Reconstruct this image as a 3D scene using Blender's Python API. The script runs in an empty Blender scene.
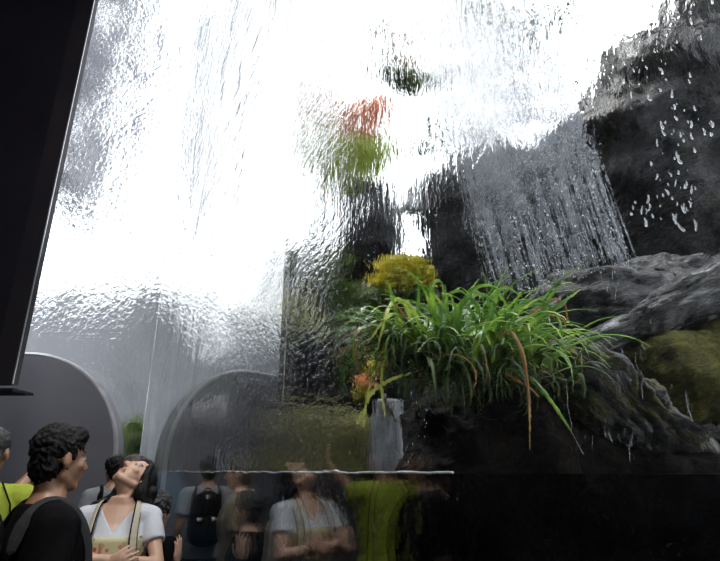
import bpy, bmesh, math, random
from mathutils import Vector, Matrix, noise, Quaternion
import numpy as np
C = bpy.context.scene.collection
random.seed(7)
PI = math.pi
# ------------------------------------------------------------------ camera
PITCH = math.atan(191.5/540); CZ = 1.5
cam = bpy.data.cameras.new('camera'); camo = bpy.data.objects.new('camera', cam); C.objects.link(camo)
cam.sensor_width = 36; cam.lens = 36*540/720; cam.clip_start = .02; cam.clip_end = 300
camo.location = (0, 0, CZ); camo.rotation_euler = (PI/2+PITCH, 0, 0)
bpy.context.scene.camera = camo
FW = Vector((0, math.cos(PITCH), math.sin(PITCH))); UP = Vector((0, -math.sin(PITCH), math.cos(PITCH))); RT = Vector((1, 0, 0))
def at(u, v, Y):
    d = RT*((u-360)/540)+UP*((280.5-v)/540)+FW
    return Vector((0, 0, CZ))+d*(Y/d.y)
# glass plane A: N.p = D
TH = math.radians(26.5); N = Vector((math.cos(TH), math.sin(TH), 0)); T = Vector((-N.y, N.x, 0)); D = .70
def gl(t, z=0, off=0): return N*(D+off)+T*t+Vector((0, 0, z))
def t_of_y(y): return (y-D*N.y)/T.y
# ------------------------------------------------------------------ materials
def mat(name): 
    m = bpy.data.materials.new(name); m.use_nodes = True
    nt = m.node_tree; nt.nodes.clear()
    out = nt.nodes.new('ShaderNodeOutputMaterial')
    return m, nt, out
def nd(nt, t, ins=None, **kw):
    n = nt.nodes.new(t)
    for k, v in kw.items(): setattr(n, k, v)
    for k, v in (ins or {}).items():
        s = n.inputs[k]
        if isinstance(v, bpy.types.NodeSocket): nt.links.new(v, s)
        else: s.default_value = v
    return n
def ramp(nt, fac, stops):
    r = nd(nt, 'ShaderNodeValToRGB', {'Fac': fac}); e = r.color_ramp.elements
    while len(e) < len(stops): e.new(.5)
    for x, (p, c) in zip(e, stops): x.position = p; x.color = (*c, 1) if len(c) == 3 else c
    return r.outputs['Color']
def coords(nt, scale=(1, 1, 1), rot=(0, 0, 0), which='Object'):
    tc = nd(nt, 'ShaderNodeTexCoord')
    return nd(nt, 'ShaderNodeMapping', {'Vector': tc.outputs[which], 'Scale': scale, 'Rotation': rot}).outputs['Vector']
def gen(name, c1, c2, rough=.6, scale=12, bump=.2, bdist=.01, metallic=0, stretch=(1, 1, 1), sheen=0, spec=.5):
    m, nt, out = mat(name)
    co = coords(nt, stretch)
    n = nd(nt, 'ShaderNodeTexNoise', {'Vector': co, 'Scale': scale, 'Detail': 6, 'Roughness': .6})
    c = ramp(nt, n.outputs['Fac'], [(.35, c1), (.65, c2)])
    b = nd(nt, 'ShaderNodeBump', {'Strength': bump, 'Distance': bdist, 'Height': n.outputs['Fac']})
    p = nd(nt, 'ShaderNodeBsdfPrincipled', {'Base Color': c, 'Roughness': rough, 'Metallic': metallic, 'Normal': b.outputs['Normal'], 'Sheen Weight': sheen, 'Specular IOR Level': spec})
    nt.links.new(p.outputs[0], out.inputs[0]); return m
def skin(name, c, rough=.5):
    m, nt, out = mat(name)
    n = nd(nt, 'ShaderNodeTexNoise', {'Vector': coords(nt), 'Scale': 14, 'Detail': 4})
    cc = ramp(nt, n.outputs['Fac'], [(.3, [x*.85 for x in c]), (.7, c)])
    p = nd(nt, 'ShaderNodeBsdfPrincipled', {'Base Color': cc, 'Roughness': rough, 'Subsurface Weight': .0})
    nt.links.new(p.outputs[0], out.inputs[0]); return m
def rock_mat(name, dark, light, moss=None, mossamt=.5, rough=.35, scale=1.0, strat=(0, .5, .3), spec=.5, an=2.2):
    m, nt, out = mat(name)
    co = coords(nt, (1, 1, 1), strat); co = nd(nt, 'ShaderNodeMapping', {'Vector': co, 'Scale': (scale, scale, an*scale)}).outputs['Vector']
    n1 = nd(nt, 'ShaderNodeTexNoise', {'Vector': co, 'Scale': 3.5, 'Detail': 12, 'Roughness': .68, 'Distortion': .6})
    n2 = nd(nt, 'ShaderNodeTexNoise', {'Vector': co, 'Scale': 17, 'Detail': 8, 'Roughness': .7})
    vo = nd(nt, 'ShaderNodeTexVoronoi', {'Vector': co, 'Scale': 5.5, 'Randomness': 1}, feature='DISTANCE_TO_EDGE')
    mid = [(a*b)**.5 for a, b in zip(dark, light)]
    c = ramp(nt, n1.outputs['Fac'], [(.34, dark), (.52, mid), (.7, light)])
    if moss:
        n3 = nd(nt, 'ShaderNodeTexNoise', {'Vector': co, 'Scale': 2.3, 'Detail': 7, 'Roughness': .6})
        fac = nd(nt, 'ShaderNodeMapRange', {'Value': n3.outputs['Fac'], 'From Min': .62-.25*mossamt, 'From Max': .7-.25*mossamt})
        mc = ramp(nt, n2.outputs['Fac'], [(.35, [x*.3 for x in moss]), (.65, moss)])
        c = nd(nt, 'ShaderNodeMixRGB', {'Fac': fac.outputs[0], 'Color1': c, 'Color2': mc}).outputs[0]
    h = nd(nt, 'ShaderNodeMath', {0: n1.outputs['Fac'], 1: nd(nt, 'ShaderNodeMath', {0: n2.outputs['Fac'], 1: .3}, operation='MULTIPLY').outputs[0]}, operation='ADD')
    v2 = nd(nt, 'ShaderNodeMapRange', {'Value': vo.outputs['Distance'], 'From Max': .12, 'To Max': .07})
    h2 = nd(nt, 'ShaderNodeMath', {0: h.outputs[0], 1: v2.outputs[0]}, operation='ADD')
    b = nd(nt, 'ShaderNodeBump', {'Strength': 1, 'Distance': .10/scale, 'Height': h2.outputs[0]})
    rr = nd(nt, 'ShaderNodeMapRange', {'Value': n2.outputs['Fac'], 'From Min': .3, 'From Max': .7, 'To Min': rough*.6, 'To Max': min(1, rough*1.6)})
    p = nd(nt, 'ShaderNodeBsdfPrincipled', {'Base Color': c, 'Roughness': rr.outputs[0], 'Normal': b.outputs['Normal'], 'Specular IOR Level': spec})
    nt.links.new(p.outputs[0], out.inputs[0]); return m
def leaf_mat(name, stops, scale=3, rough=.4, trans=.35):
    m, nt, out = mat(name)
    n = nd(nt, 'ShaderNodeTexNoise', {'Vector': coords(nt), 'Scale': scale, 'Detail': 5})
    c = ramp(nt, n.outputs['Fac'], stops)
    p = nd(nt, 'ShaderNodeBsdfPrincipled', {'Base Color': c, 'Roughness': rough})
    t = nd(nt, 'ShaderNodeBsdfTranslucent', {'Color': c})
    mx = nd(nt, 'ShaderNodeMixShader', {0: trans, 1: p.outputs[0], 2: t.outputs[0]})
    nt.links.new(mx.outputs[0], out.inputs[0]); return m
M = {}
M['hall'] = gen('hall_paint', (.012, .012, .014), (.016, .016, .019), .5, 2, .02)
M['floor'] = gen('hall_floor', (.02, .02, .022), (.03, .03, .033), .35, 5, .05)
M['steel'] = gen('dark_steel', (.006, .005, .009), (.009, .008, .012), .6, 1.4, .03, .01, 0, (1,1,1), 0, .15)
M['steel2'] = gen('dark_steel_soffit', (.012, .011, .015), (.02, .017, .018), .5, 1.0, .05, .01, 0, (1,1,1), 0, .15)
M['trim'] = gen('edge_aluminium', (.45, .46, .5), (.55, .56, .6), .3, 10, .02, .01, .8)
M['panel'] = gen('grey_wall_paint', (.105, .105, .12), (.12, .12, .135), .55, 1.2, .02)
M['panelrim'] = gen('panel_rim', (.25, .25, .27), (.35, .35, .37), .4, 4, .05)
M['rock'] = rock_mat('wet_dark_rock', (.006, .006, .007), (.17, .17, .175), None, .5, .35, 1.3, (0, .3, 0), .4, 3)
M['cliff'] = rock_mat('cliff_rock', (.003, .003, .0035), (.055, .055, .06), (.02, .018, .006), .15, .3, .7, spec=.22)
M['slab'] = rock_mat('pale_wet_slab', (.012, .012, .013), (.62, .62, .62), (.06, .055, .012), .1, .25, 1.5, (0, .42, 0), .6, 5)
M['slab2'] = rock_mat('mossy_slab', (.006, .006, .006), (.42, .42, .41), (.10, .085, .012), .6, .3, 1.6, (0, -.62, 0), .5, 5)
M['mossrock'] = rock_mat('mossy_rock', (.006, .006, .006), (.05, .05, .045), (.12, .115, .02), 1.3, .6, spec=.2)
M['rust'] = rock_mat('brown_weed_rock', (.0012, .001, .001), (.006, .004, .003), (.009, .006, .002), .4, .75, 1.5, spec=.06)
M['hill'] = rock_mat('hillside_rock', (.02, .022, .022), (.11, .12, .12), (.06, .08, .02), .8, .6, .5)
M['bed'] = gen('tank_bed', (.012, .012, .012), (.025, .024, .02), .8, 6, .4)
M['conc'] = gen('wet_concrete', (.12, .125, .14), (.2, .205, .22), .5, 1.3, .3, .02)
M['canopy'] = gen('grey_canopy', (.04, .042, .055), (.09, .095, .12), .5, 2, .2)
M['white'] = gen('white_frame', (.6, .6, .6), (.7, .7, .7), .5, 5, .05)
M['bar'] = gen('dark_bar', (.05, .05, .05), (.07, .07, .07), .5, 5, .05)
M['bark'] = gen('bark', (.05, .04, .03), (.10, .08, .06), .8, 20, .6)
M['hair'] = gen('black_hair', (.004, .0035, .0035), (.010, .009, .009), .6, 90, .8, .004, 0, (1, 1, .3), 0, .25)
M['hair2'] = gen('grey_black_hair', (.012, .012, .012), (.06, .06, .06), .6, 60, .9, .006)
M['hair3'] = gen('brown_hair', (.03, .02, .012), (.10, .07, .05), .6, 60, .9, .006, 0, (1, 1, .3))
M['black'] = gen('black_cotton', (.003, .003, .0035), (.006, .006, .007), .95, 30, .3, .004, 0, (1,1,1), 0, .1)
M['pack'] = gen('black_nylon', (.002, .002, .0025), (.004, .004, .005), .8, 40, .5, .003, 0, (1,1,1), 0, .12)
M['white_tee'] = gen('white_cotton', (.55, .57, .62), (.62, .64, .68), .85, 12, .3, .008)
M['grey_tee'] = gen('grey_cotton', (.20, .21, .23), (.26, .27, .29), .9, 30, .3, .004)
M['yellow'] = gen('yellow_green_cotton', (.27, .33, .02), (.34, .40, .03), .8, 10, .3, .008)
M['beige'] = gen('beige_cotton', (.25, .21, .15), (.33, .28, .2), .9, 20, .3, .006)
M['canvas'] = gen('cream_canvas', (.48, .43, .33), (.56, .5, .39), .85, 60, .3, .002)
M['jeans'] = gen('dark_denim', (.015, .018, .03), (.03, .035, .05), .9, 40, .3, .003)
M['shoe'] = gen('dark_shoe', (.015, .015, .015), (.03, .03, .03), .6, 20, .2)
M['webbing'] = gen('dark_webbing', (.010, .010, .012), (.018, .018, .021), .8, 60, .3, .002)
M['reflect'] = gen('reflective_tag', (.75, .77, .8), (.8, .82, .85), .3, 30, .1)
M['skinA'] = skin('light_skin', (.62, .38, .27), .4)
M['skinB'] = skin('tan_skin', (.36, .19, .11), .4)
M['lip'] = skin('lip', (.34, .14, .10)); M['eyew'] = skin('eye_white', (.5, .48, .45), .2); M['eyed'] = skin('eye_dark', (.015, .01, .008), .2)
def floral():
    m, nt, out = mat('floral_print')
    co = coords(nt)
    v = nd(nt, 'ShaderNodeTexVoronoi', {'Vector': co, 'Scale': 32})
    f = nd(nt, 'ShaderNodeMath', {0: v.outputs['Distance'], 1: .36}, operation='LESS_THAN')
    pc = ramp(nt, nd(nt, 'ShaderNodeSeparateColor', {0: v.outputs['Color']}).outputs[0], [(.0, (.5, .08, .07)), (.4, (.6, .3, .25)), (.55, (.15, .22, .08)), (.8, (.45, .4, .2))])
    c = nd(nt, 'ShaderNodeMixRGB', {'Fac': f.outputs[0], 'Color1': (.58, .55, .33, 1), 'Color2': pc})
    p = nd(nt, 'ShaderNodeBsdfPrincipled', {'Base Color': c.outputs[0], 'Roughness': .85})
    nt.links.new(p.outputs[0], out.inputs[0]); return m
M['floral'] = floral()
def water_streak():
    m, nt, out = mat('falling_water')
    g = nd(nt, 'ShaderNodeBsdfPrincipled', {'Base Color': (.5, .52, .56, 1), 'Roughness': .08, 'Transmission Weight': .5, 'IOR': 1.33})
    t = nd(nt, 'ShaderNodeBsdfTransparent')
    n = nd(nt, 'ShaderNodeTexNoise', {'Vector': coords(nt), 'Scale': 9, 'Detail': 3})
    f = nd(nt, 'ShaderNodeMapRange', {'Value': n.outputs['Fac'], 'From Min': .4, 'From Max': .62, 'To Min': .15, 'To Max': .95})
    mx = nd(nt, 'ShaderNodeMixShader', {0: f.outputs[0], 1: t.outputs[0], 2: g.outputs[0]})
    nt.links.new(mx.outputs[0], out.inputs[0]); return m
M['fall'] = water_streak()
def foam():
    m, nt, out = mat('white_water')
    n = nd(nt, 'ShaderNodeTexNoise', {'Vector': coords(nt, (6, 6, 1)), 'Scale': 6, 'Detail': 8, 'Roughness': .7})
    c = ramp(nt, n.outputs['Fac'], [(.35, (.4, .42, .45)), (.6, (.85, .87, .9))])
    b = nd(nt, 'ShaderNodeBump', {'Strength': .8, 'Distance': .05, 'Height': n.outputs['Fac']})
    p = nd(nt, 'ShaderNodeBsdfPrincipled', {'Base Color': c, 'Roughness': .25, 'Normal': b.outputs[0]})
    nt.links.new(p.outputs[0], out.inputs[0]); return m
M['foam'] = foam()
M['dimfall'] = gen('thin_falling_water', (.06, .065, .07), (.18, .19, .2), .2, 30, .6, .02, 0, (1, 1, .15))
def drop_mat():
    m, nt, out = mat('bright_water_drop')
    p = nd(nt, 'ShaderNodeBsdfPrincipled', {'Base Color': (.75, .78, .8, 1), 'Roughness': .05, 'Transmission Weight': .75, 'IOR': 1.33})
    nt.links.new(p.outputs[0], out.inputs[0]); return m
M['drop'] = drop_mat()
def glass(name, wet=None):
    m, nt, out = mat(name)
    ins = {'Color': (.97, .98, .985, 1), 'Roughness': 0, 'IOR': 1.45}
    def mth(op, x, y, c=False):
        n = nd(nt, 'ShaderNodeMath', {0: x, 1: y}, operation=op); n.use_clamp = c; return n.outputs[0]
    def mr(v, a, b, c=0, d=1): return nd(nt, 'ShaderNodeMapRange', {'Value': v, 'From Min': a, 'From Max': b, 'To Min': c, 'To Max': d}).outputs[0]
    def nz(sc, s, det=3, dist=.3, rough=.55): return nd(nt, 'ShaderNodeTexNoise', {'Vector': coords(nt, s), 'Scale': sc, 'Detail': det, 'Roughness': rough, 'Distortion': dist}).outputs['Fac']
    if wet:
        # object space: X = along the pane, Z = height; a film of running water on the tank side
        sp = nd(nt, 'ShaderNodeSeparateXYZ', {0: coords(nt)}); X, Z = sp.outputs['X'], sp.outputs['Z']
        big = nz(1.3, (1, 1, .6), 4, .5)
        low = mr(Z, 1.495, 1.51)
        if wet == 'A':
            near = mth('MULTIPLY', nz(48, (1, 1, .4)), NEAR)                    # long drops
            mid = mth('MULTIPLY', nz(46, (.35, 1, .8), 3, .3, .6), MID)               # granular ripples
            farn = mth('MULTIPLY', nz(15, (.2, 1, .9), 4), FAR)               # broad ripples
            hi = mr(Z, HI[0], HI[1]); mn = mth('MULTIPLY', near, mth('MAXIMUM', hi, .05))
            f1 = mr(X, X1[0], X1[1]); f2 = mr(X, 5.9, 7.2); lo2 = mr(Z, 2.2, 4.5, .3, 1)
            h = mth('ADD', mth('MULTIPLY', mn, mth('SUBTRACT', 1, f1)), mth('MULTIPLY', mid, mth('MULTIPLY', f1, mth('SUBTRACT', 1, f2))))
            h = mth('ADD', h, mth('MULTIPLY', farn, mth('MULTIPLY', f2, lo2)))
        else:
            h = mth('ADD', mth('MULTIPLY', nz(17, (1, 1, .8), 4), mth('MULTIPLY', mr(Z, 2.4, 5.0, .22, 1), FARB)), 0)
        h = mth('MULTIPLY', h, mth('MULTIPLY', mr(big, .38, .62, .25, 1.15), low))
        b = nd(nt, 'ShaderNodeBump', {'Strength': 1, 'Distance': 1.0, 'Height': h})
        ins['Normal'] = b.outputs[0]
    g = nd(nt, 'ShaderNodeBsdfGlass', ins)
    nt.links.new(g.outputs[0], out.inputs[0]); return m
NEAR, MID, FAR, FARB, HI, X1 = .0030, .0044, .010, .036, (1.95, 2.35), (5.06, 5.6)
M['glass'] = glass('clear_glass'); M['wet'] = glass('glass_under_running_water', 'A'); M['wetB'] = glass('far_glass_under_running_water', 'B')
def water():
    m, nt, out = mat('pool_water')
    n = nd(nt, 'ShaderNodeTexNoise', {'Vector': coords(nt), 'Scale': 7, 'Detail': 3})
    b = nd(nt, 'ShaderNodeBump', {'Strength': .4, 'Distance': .02, 'Height': n.outputs['Fac']})
    g = nd(nt, 'ShaderNodeBsdfGlass', {'Color': (1, 1, 1, 1), 'Roughness': 0, 'IOR': 1.33, 'Normal': b.outputs[0]})
    a = nd(nt, 'ShaderNodeVolumeAbsorption', {'Color': (.35, .45, .5, 1), 'Density': .9})
    nt.links.new(g.outputs[0], out.inputs[0]); nt.links.new(a.outputs[0], out.inputs[1]); return m
M['water'] = water()
# ------------------------------------------------------------------ mesh helpers
def put(name, bm, m=None, parent=None, smooth=True, recalc=True):
    if recalc: bmesh.ops.recalc_face_normals(bm, faces=bm.faces)
    me = bpy.data.meshes.new(name); bm.to_mesh(me); bm.free()
    if smooth:
        me.polygons.foreach_set('use_smooth', [True]*len(me.polygons))
    for x in (m if isinstance(m, (list, tuple)) else [m]):
        if x: me.materials.append(x)
    o = bpy.data.objects.new(name, me); C.objects.link(o)
    if parent: o.parent = parent
    return o
def tag(o, label=None, cat=None, group=None, kind=None):
    if label: o['label'] = label
    if cat: o['category'] = cat
    if group: o['group'] = group
    if kind: o['kind'] = kind
    return o
def empty(name, loc, rz=0):
    o = bpy.data.objects.new(name, None); C.objects.link(o); o.location = loc; o.rotation_euler = (0, 0, rz); o.empty_display_size = .1
    return o
def quad_prism(bm, pts, z0, z1):
    lo = [bm.verts.new((p[0], p[1], z0)) for p in pts]; hi = [bm.verts.new((p[0], p[1], z1)) for p in pts]
    n = len(pts)
    bm.faces.new(lo[::-1]); bm.faces.new(hi)
    for i in range(n): bm.faces.new((lo[i], lo[(i+1) % n], hi[(i+1) % n], hi[i]))
def box(bm, a, b):
    quad_prism(bm, [(a[0], a[1]), (b[0], a[1]), (b[0], b[1]), (a[0], b[1])], a[2], b[2])
def obox(bm, c, ax, ay, az):   # oriented box from centre and half axes
    c, ax, ay, az = map(Vector, (c, ax, ay, az)); v = [bm.verts.new(c+ax*i+ay*j+az*k) for k in (-1, 1) for j in (-1, 1) for i in (-1, 1)]
    for f in ((0, 1, 3, 2), (4, 6, 7, 5), (0, 4, 5, 1), (2, 3, 7, 6), (0, 2, 6, 4), (1, 5, 7, 3)): bm.faces.new([v[i] for i in f])
def loft(bm, secs, n=16):      # secs: (centre, uvec, vvec)
    rings = []
    for c, u, v in secs:
        rings.append([bm.verts.new(c+u*math.cos(2*PI*i/n)+v*math.sin(2*PI*i/n)) for i in range(n)])
    for a, b in zip(rings, rings[1:]):
        for i in range(n): bm.faces.new((a[i], a[(i+1) % n], b[(i+1) % n], b[i]))
    bm.faces.new(rings[0][::-1]); bm.faces.new(rings[-1])
def cap(bm, p0, p1, r0, r1=None, flat=False, n=14, sq=1.0, side=None):
    p0, p1 = Vector(p0), Vector(p1); r1 = r0 if r1 is None else r1
    d = (p1-p0); L = d.length
    if L < 1e-6: d = Vector((0, 0, 1)); 
    d.normalize()
    s = Vector(side) if side else (Vector((1, 0, 0)) if abs(d.x) < .8 else Vector((0, 1, 0)))
    u = (s-d*s.dot(d)).normalized(); w = d.cross(u)
    secs = []
    if not flat:
        for k in (1, 2, 3): 
            a = PI/2*(1-k/4); secs.append((p0-d*r0*math.sin(a), u*r0*math.cos(a), w*r0*math.cos(a)*sq))
    for k in range(5):
        f = k/4; r = r0+(r1-r0)*f; secs.append((p0+d*L*f, u*r, w*r*sq))
    if not flat:
        for k in (1, 2, 3):
            a = PI/2*k/4; secs.append((p1+d*r1*math.sin(a), u*r1*math.cos(a), w*r1*math.cos(a)*sq))
    loft(bm, secs, n)
def ell(bm, c, r, R=None, n=20, m=12):
    c = Vector(c); R = R or Matrix.Identity(3)
    secs = []
    for k in range(1, m):
        a = PI*k/m-PI/2
        secs.append((c+R@Vector((0, 0, r[2]*math.sin(a))), R@Vector((r[0]*math.cos(a), 0, 0)), R@Vector((0, r[1]*math.cos(a), 0))))
    loft(bm, secs, n)
def remesh(bm, vox, smooth=3, disp=None, fac=.5):
    """fuse overlapping closed shapes into ONE continuous surface and return it as a bmesh"""
    bmesh.ops.recalc_face_normals(bm, faces=bm.faces)
    me = bpy.data.meshes.new('tmp'); bm.to_mesh(me); bm.free()
    o = bpy.data.objects.new('tmp', me); C.objects.link(o)
    r = o.modifiers.new('r', 'REMESH'); r.mode = 'VOXEL'; r.voxel_size = vox; r.adaptivity = 0
    if smooth:
        s = o.modifiers.new('s', 'SMOOTH'); s.factor = fac; s.iterations = smooth
    dg = bpy.context.evaluated_depsgraph_get(); ev = o.evaluated_get(dg)
    b2 = bmesh.new(); b2.from_mesh(ev.to_mesh()); ev.to_mesh_clear()
    bpy.data.objects.remove(o); bpy.data.meshes.remove(me)
    if disp:
        b2.normal_update()
        for v, q in [(v, v.co+v.normal*disp(v.co)) for v in b2.verts]: v.co = q
    return b2
# ------------------------------------------------------------------ people
def torso_secs(g=0, fem=False, z0=.86, z1=1.5):
    rows = [(.86, .165, .115, 0), (.95, .168, .118, .0), (1.05, .145, .1, .0), (1.14, .146, .102, .005), (1.22, .158, .112, .01), (1.30, .168, .115, .008), (1.37, .165, .1, -.002), (1.42, .135, .082, -.01), (1.46, .085, .065, -.012), (1.50, .055, .055, -.006)]
    if fem: rows = [(a, b*.88, c*.92+(.012 if 1.15 < a < 1.33 else 0), d+(.012 if 1.15 < a < 1.33 else 0)) for a, b, c, d in rows]
    rows = [r for r in rows if z0-1e-6 <= r[0] <= z1+1e-6]
    return [(Vector((0, y, z)), Vector((rx+g, 0, 0)), Vector((0, ry+g, 0))) for z, rx, ry, y in rows]
def hand(bm, w, d, pn, curl=.35, spread=.12, mirror=1, s=1.0, fr=.0082):
    """palm, four unequal bent fingers and a thumb. w wrist, d direction, pn direction the palm faces"""
    w = Vector(w); d = Vector(d).normalized(); pn = Vector(pn); pn = (pn-d*pn.dot(d)).normalized(); sd = d.cross(pn)*mirror
    cap(bm, w, w+d*.03*s, .024*s, .026*s, sq=.7, side=sd)
    c = w+d*.052*s
    R = Matrix((sd, d, pn)).transposed()
    ell(bm, c, (.041*s, .05*s, .016*s), R, 14, 10)
    ell(bm, w+d*.03*s+sd*.022*s+pn*.006*s, (.018*s, .032*s, .015*s), R, 12, 8)
    for i, (L, o) in enumerate(((.070, .029), (.079, .010), (.074, -.010), (.058, -.029))):
        b = w+d*(.088-.006*abs(i-1.2))*s+sd*o*s; q = w+d*.05*s+sd*o*.7*s
        a = spread*(1.5-i)*-1*-1; dd = (d+sd*a*.8).normalized()
        cap(bm, q, b, .011*s, .0095*s, n=10)
        ang = 0; p = b
        for k, f in enumerate((.45, .3, .25)):
            ang += curl*(.8 if k == 0 else 1.0)
            dir = dd*math.cos(ang)+pn*math.sin(ang); p2 = p+dir*L*f*s
            cap(bm, p, p2, (fr-.0006*k)*s*1.05, (fr-.0006*(k+1))*s*1.05, n=10); p = p2
    b = w+d*.025*s+sd*.03*s; p = b; dirs = ((d*.55+sd*.75+pn*.3), (d*.8+sd*.5+pn*.35), (d*.95+sd*.2+pn*.4))
    for k, L in enumerate((.035, .03, .024)):
        p2 = p+dirs[k].normalized()*L*s; cap(bm, p, p2, (.0125-.0012*k)*s, (.0112-.0012*k)*s, n=10); p = p2
def head_shapes(bm, R, c, fem=False, ear=True, g=0):
    P = lambda x, y, z: c+R@Vector((x, y, z))
    ell(bm, P(0, -.012, .028), (.074+g, .093+g, .086+g), R)
    ell(bm, P(0, .03, -.03), (.058, .06, .08), R)
    ell(bm, P(0, .062, -.092), (.024 if fem else .029, .024, .022), R)
    for s in (-1, 1):
        cap(bm, P(.044*s, -.005, -.055), P(.02*s, .055, -.095), .022, .02)
        ell(bm, P(.04*s, .057, -.022), (.022, .02, .022), R)
        ell(bm, P(.03*s, .0735, .004), (.0145, .0125, .012), R, 14, 10)
        cap(bm, P(.012*s, .084, .022), P(.046*s, .068, .024), .0085, .007)
        ell(bm, P(.010*s, .096, -.036), (.008, .009, .007), R, 10, 8)
        if ear:
            ell(bm, P(.079*s, -.012, -.008), (.009, .019, .031), R, 12, 8)
            ell(bm, P(.076*s, -.004, -.03), (.009, .01, .012), R, 10, 8)
    cap(bm, P(0, .082, .014), P(0, .106, -.03), .0078, .0125)
    cap(bm, P(-.017, .084, -.061), P(.017, .084, -.061), .0085, .0085)
    cap(bm, P(-.014, .082, -.072), P(.014, .082, -.072), .0095, .0095)
    cap(bm, P(0, .03, -.085), P(0, -.03, -.075), .035, .045)
def person(name, label, pos, yaw, S=1.0, hyaw=0, hpitch=0, hroll=0, fem=False, arms=None, shirt='black', sk='skinA', vox=.008, hairfn=None, hairmat='hair',
           sleeve=.62, longs=False, vneck=False, bodytop=None, fitr=.013, pants='jeans', group=None, lean=0):
    root = empty(name, (pos[0], pos[1], 0), yaw); root.scale = (S, S, S)
    tag(root, label, 'person', group)
    ws = .88 if fem else 1
    # head frame
    piv = Vector((0, -.005, 1.50)); R = (Matrix.Rotation(hyaw, 3, 'Z')@Matrix.Rotation(hpitch, 3, 'X')@Matrix.Rotation(hroll, 3, 'Y'))
    hc = piv+(Matrix.Rotation(hyaw, 3, 'Z')@Matrix.Rotation(hpitch*.75, 3, 'X'))@Vector((0, .012, .112))
    bm = bmesh.new()
    loft(bm, torso_secs(0, fem), 28)
    ell(bm, (0, 0, .9), (.165*ws, .118, .11))
    sh = .178*ws
    A = arms or {}
    for s, k in ((-1, 'L'), (1, 'R')):   # local +x is the person's right when facing +y
        S0 = Vector((sh*s, -.008, 1.395)); cap(bm, (.07*s, -.01, 1.415), S0, .052, .052)
        el, wr, hd, pn, curl = A.get(k, ((.235*s, -.03, 1.11), (.245*s, .06, .88), (0.02*s, .15, -1), (-s, .1, 0), .35))
        el, wr = Vector(el), Vector(wr)
        cap(bm, S0, el, .051*ws, .037*ws); ell(bm, S0, (.056*ws, .056*ws, .056*ws))
        mid = el.lerp(wr, .3); cap(bm, el, mid, .037*ws, .036*ws); cap(bm, mid, wr, .036*ws, .0235)
        hand(bm, wr, hd, pn, curl, mirror=s*(-1), s=.93 if fem else 1.02)
        hx = .088*s; cap(bm, (hx, 0, .88), (hx*1.1, .012, .50), .088*ws, .055); cap(bm, (hx*1.1, .012, .50), (hx*1.15, -.01, .36), .052, .055); cap(bm, (hx*1.15, -.01, .36), (hx*1.2, -.02, .08), .055, .036)
        cap(bm, (hx*1.2, -.045, .045), (hx*1.35, .12, .03), .034, .028)
    nb = Vector((0, -.012, 1.44)); cap(bm, nb, hc+R@Vector((0, -.02, -.05)), .051*ws, .047*ws)
    for s in (-1, 1): cap(bm, (.012*s, .035, 1.44), hc+R@Vector((.045*s, -.01, -.045)), .012, .012)
    head_shapes(bm, R, hc, fem)
    bm = remesh(bm, vox, 3)
    bm.faces.ensure_lookup_table(); Ri = R.inverted()
    for f in bm.faces:
        c = f.calc_center_median()
        if (c-hc).length > .16: continue
        q = Ri@(c-hc); mi = 0
        ax = abs(q.x)
        if ax < .024 and q.y > .075 and -.076 < q.z < -.056: mi = 1
        ex, ez = (ax-.031)/.0145, (q.z-.004)/.0065
        if q.y > .055 and ex*ex+ez*ez < 1: mi = 3 if abs(ax-.031) < .0065 else 2
        if .013 < ax < .05 and q.y > .055 and .0215 < q.z-(.004-(ax-.03)**2*6) < .0285: mi = 3
        f.material_index = mi
    put('body', bm, [M[sk], M['lip'], M['eyew'], M['eyed']], root, recalc=False)
    # shirt
    g = fitr; bm = bmesh.new(); loft(bm, torso_secs(g, fem, .86, 1.46), 28)
    for s, k in ((-1, 'L'), (1, 'R')):
        S0 = Vector((sh*s, -.008, 1.395)); cap(bm, (.07*s, -.01, 1.413), S0, .052+g*.8, .053+g)
        el, wr = [Vector(q) for q in (A.get(k) or ((.235*s, -.03, 1.11), (.245*s, .06, .88)))[:2]]
        e = S0.lerp(el, sleeve if not longs else 1.0)
        cap(bm, S0-(el-S0)*.05, e, .054*ws+g, (.048*ws+g*1.25) if not longs else .04+g, flat=not longs, n=20)
        if longs: cap(bm, el, el.lerp(wr, .9), .038+g, .030+g*.8, n=18)
    sd = random.uniform(0, 50)
    fold = lambda p: .007*noise.noise(Vector((p.x*9+sd, p.y*9, p.z*5)))+.004*noise.noise(Vector((p.x*22, p.y*22+sd, p.z*12)))
    bm = remesh(bm, max(vox, .008), 3, fold)
    kill = []
    for f in bm.faces:
        c = f.calc_center_median()
        if c.z < .80 or (c.z < .882 and abs(f.normal.z) > .8 and Vector((c.x, c.y)).length < .14): kill.append(f); continue
        rr = math.hypot(c.x, (c.y+.008)*1.05)
        if vneck: 
            if (c.z > 1.40 and rr < .088+.4*(c.z-1.44)) or (c.y > 0.02 and c.z > 1.335 and abs(c.x) < .075*(c.z-1.335)/.1): kill.append(f)
        elif c.z > 1.44 and rr < .073+.3*(c.z-1.45): kill.append(f)
    bmesh.ops.delete(bm, geom=kill, context='FACES')
    for _ in range(8):
        mv = []
        for v in bm.verts:
            nb_ = [e.other_vert(v).co for e in v.link_edges if e.is_boundary]
            if len(nb_) == 2: mv.append((v, v.co*.4+(nb_[0]+nb_[1])*.3))
        for v, q in mv: v.co = q
    so = put('shirt', bm, M[shirt], root, recalc=False)
    sm = so.modifiers.new('t', 'SOLIDIFY'); sm.thickness = .003; sm.offset = -1
    # trousers, shoes
    bm = bmesh.new()
    ell(bm, (0, 0, .9), (.177*ws, .132, .12))
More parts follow.
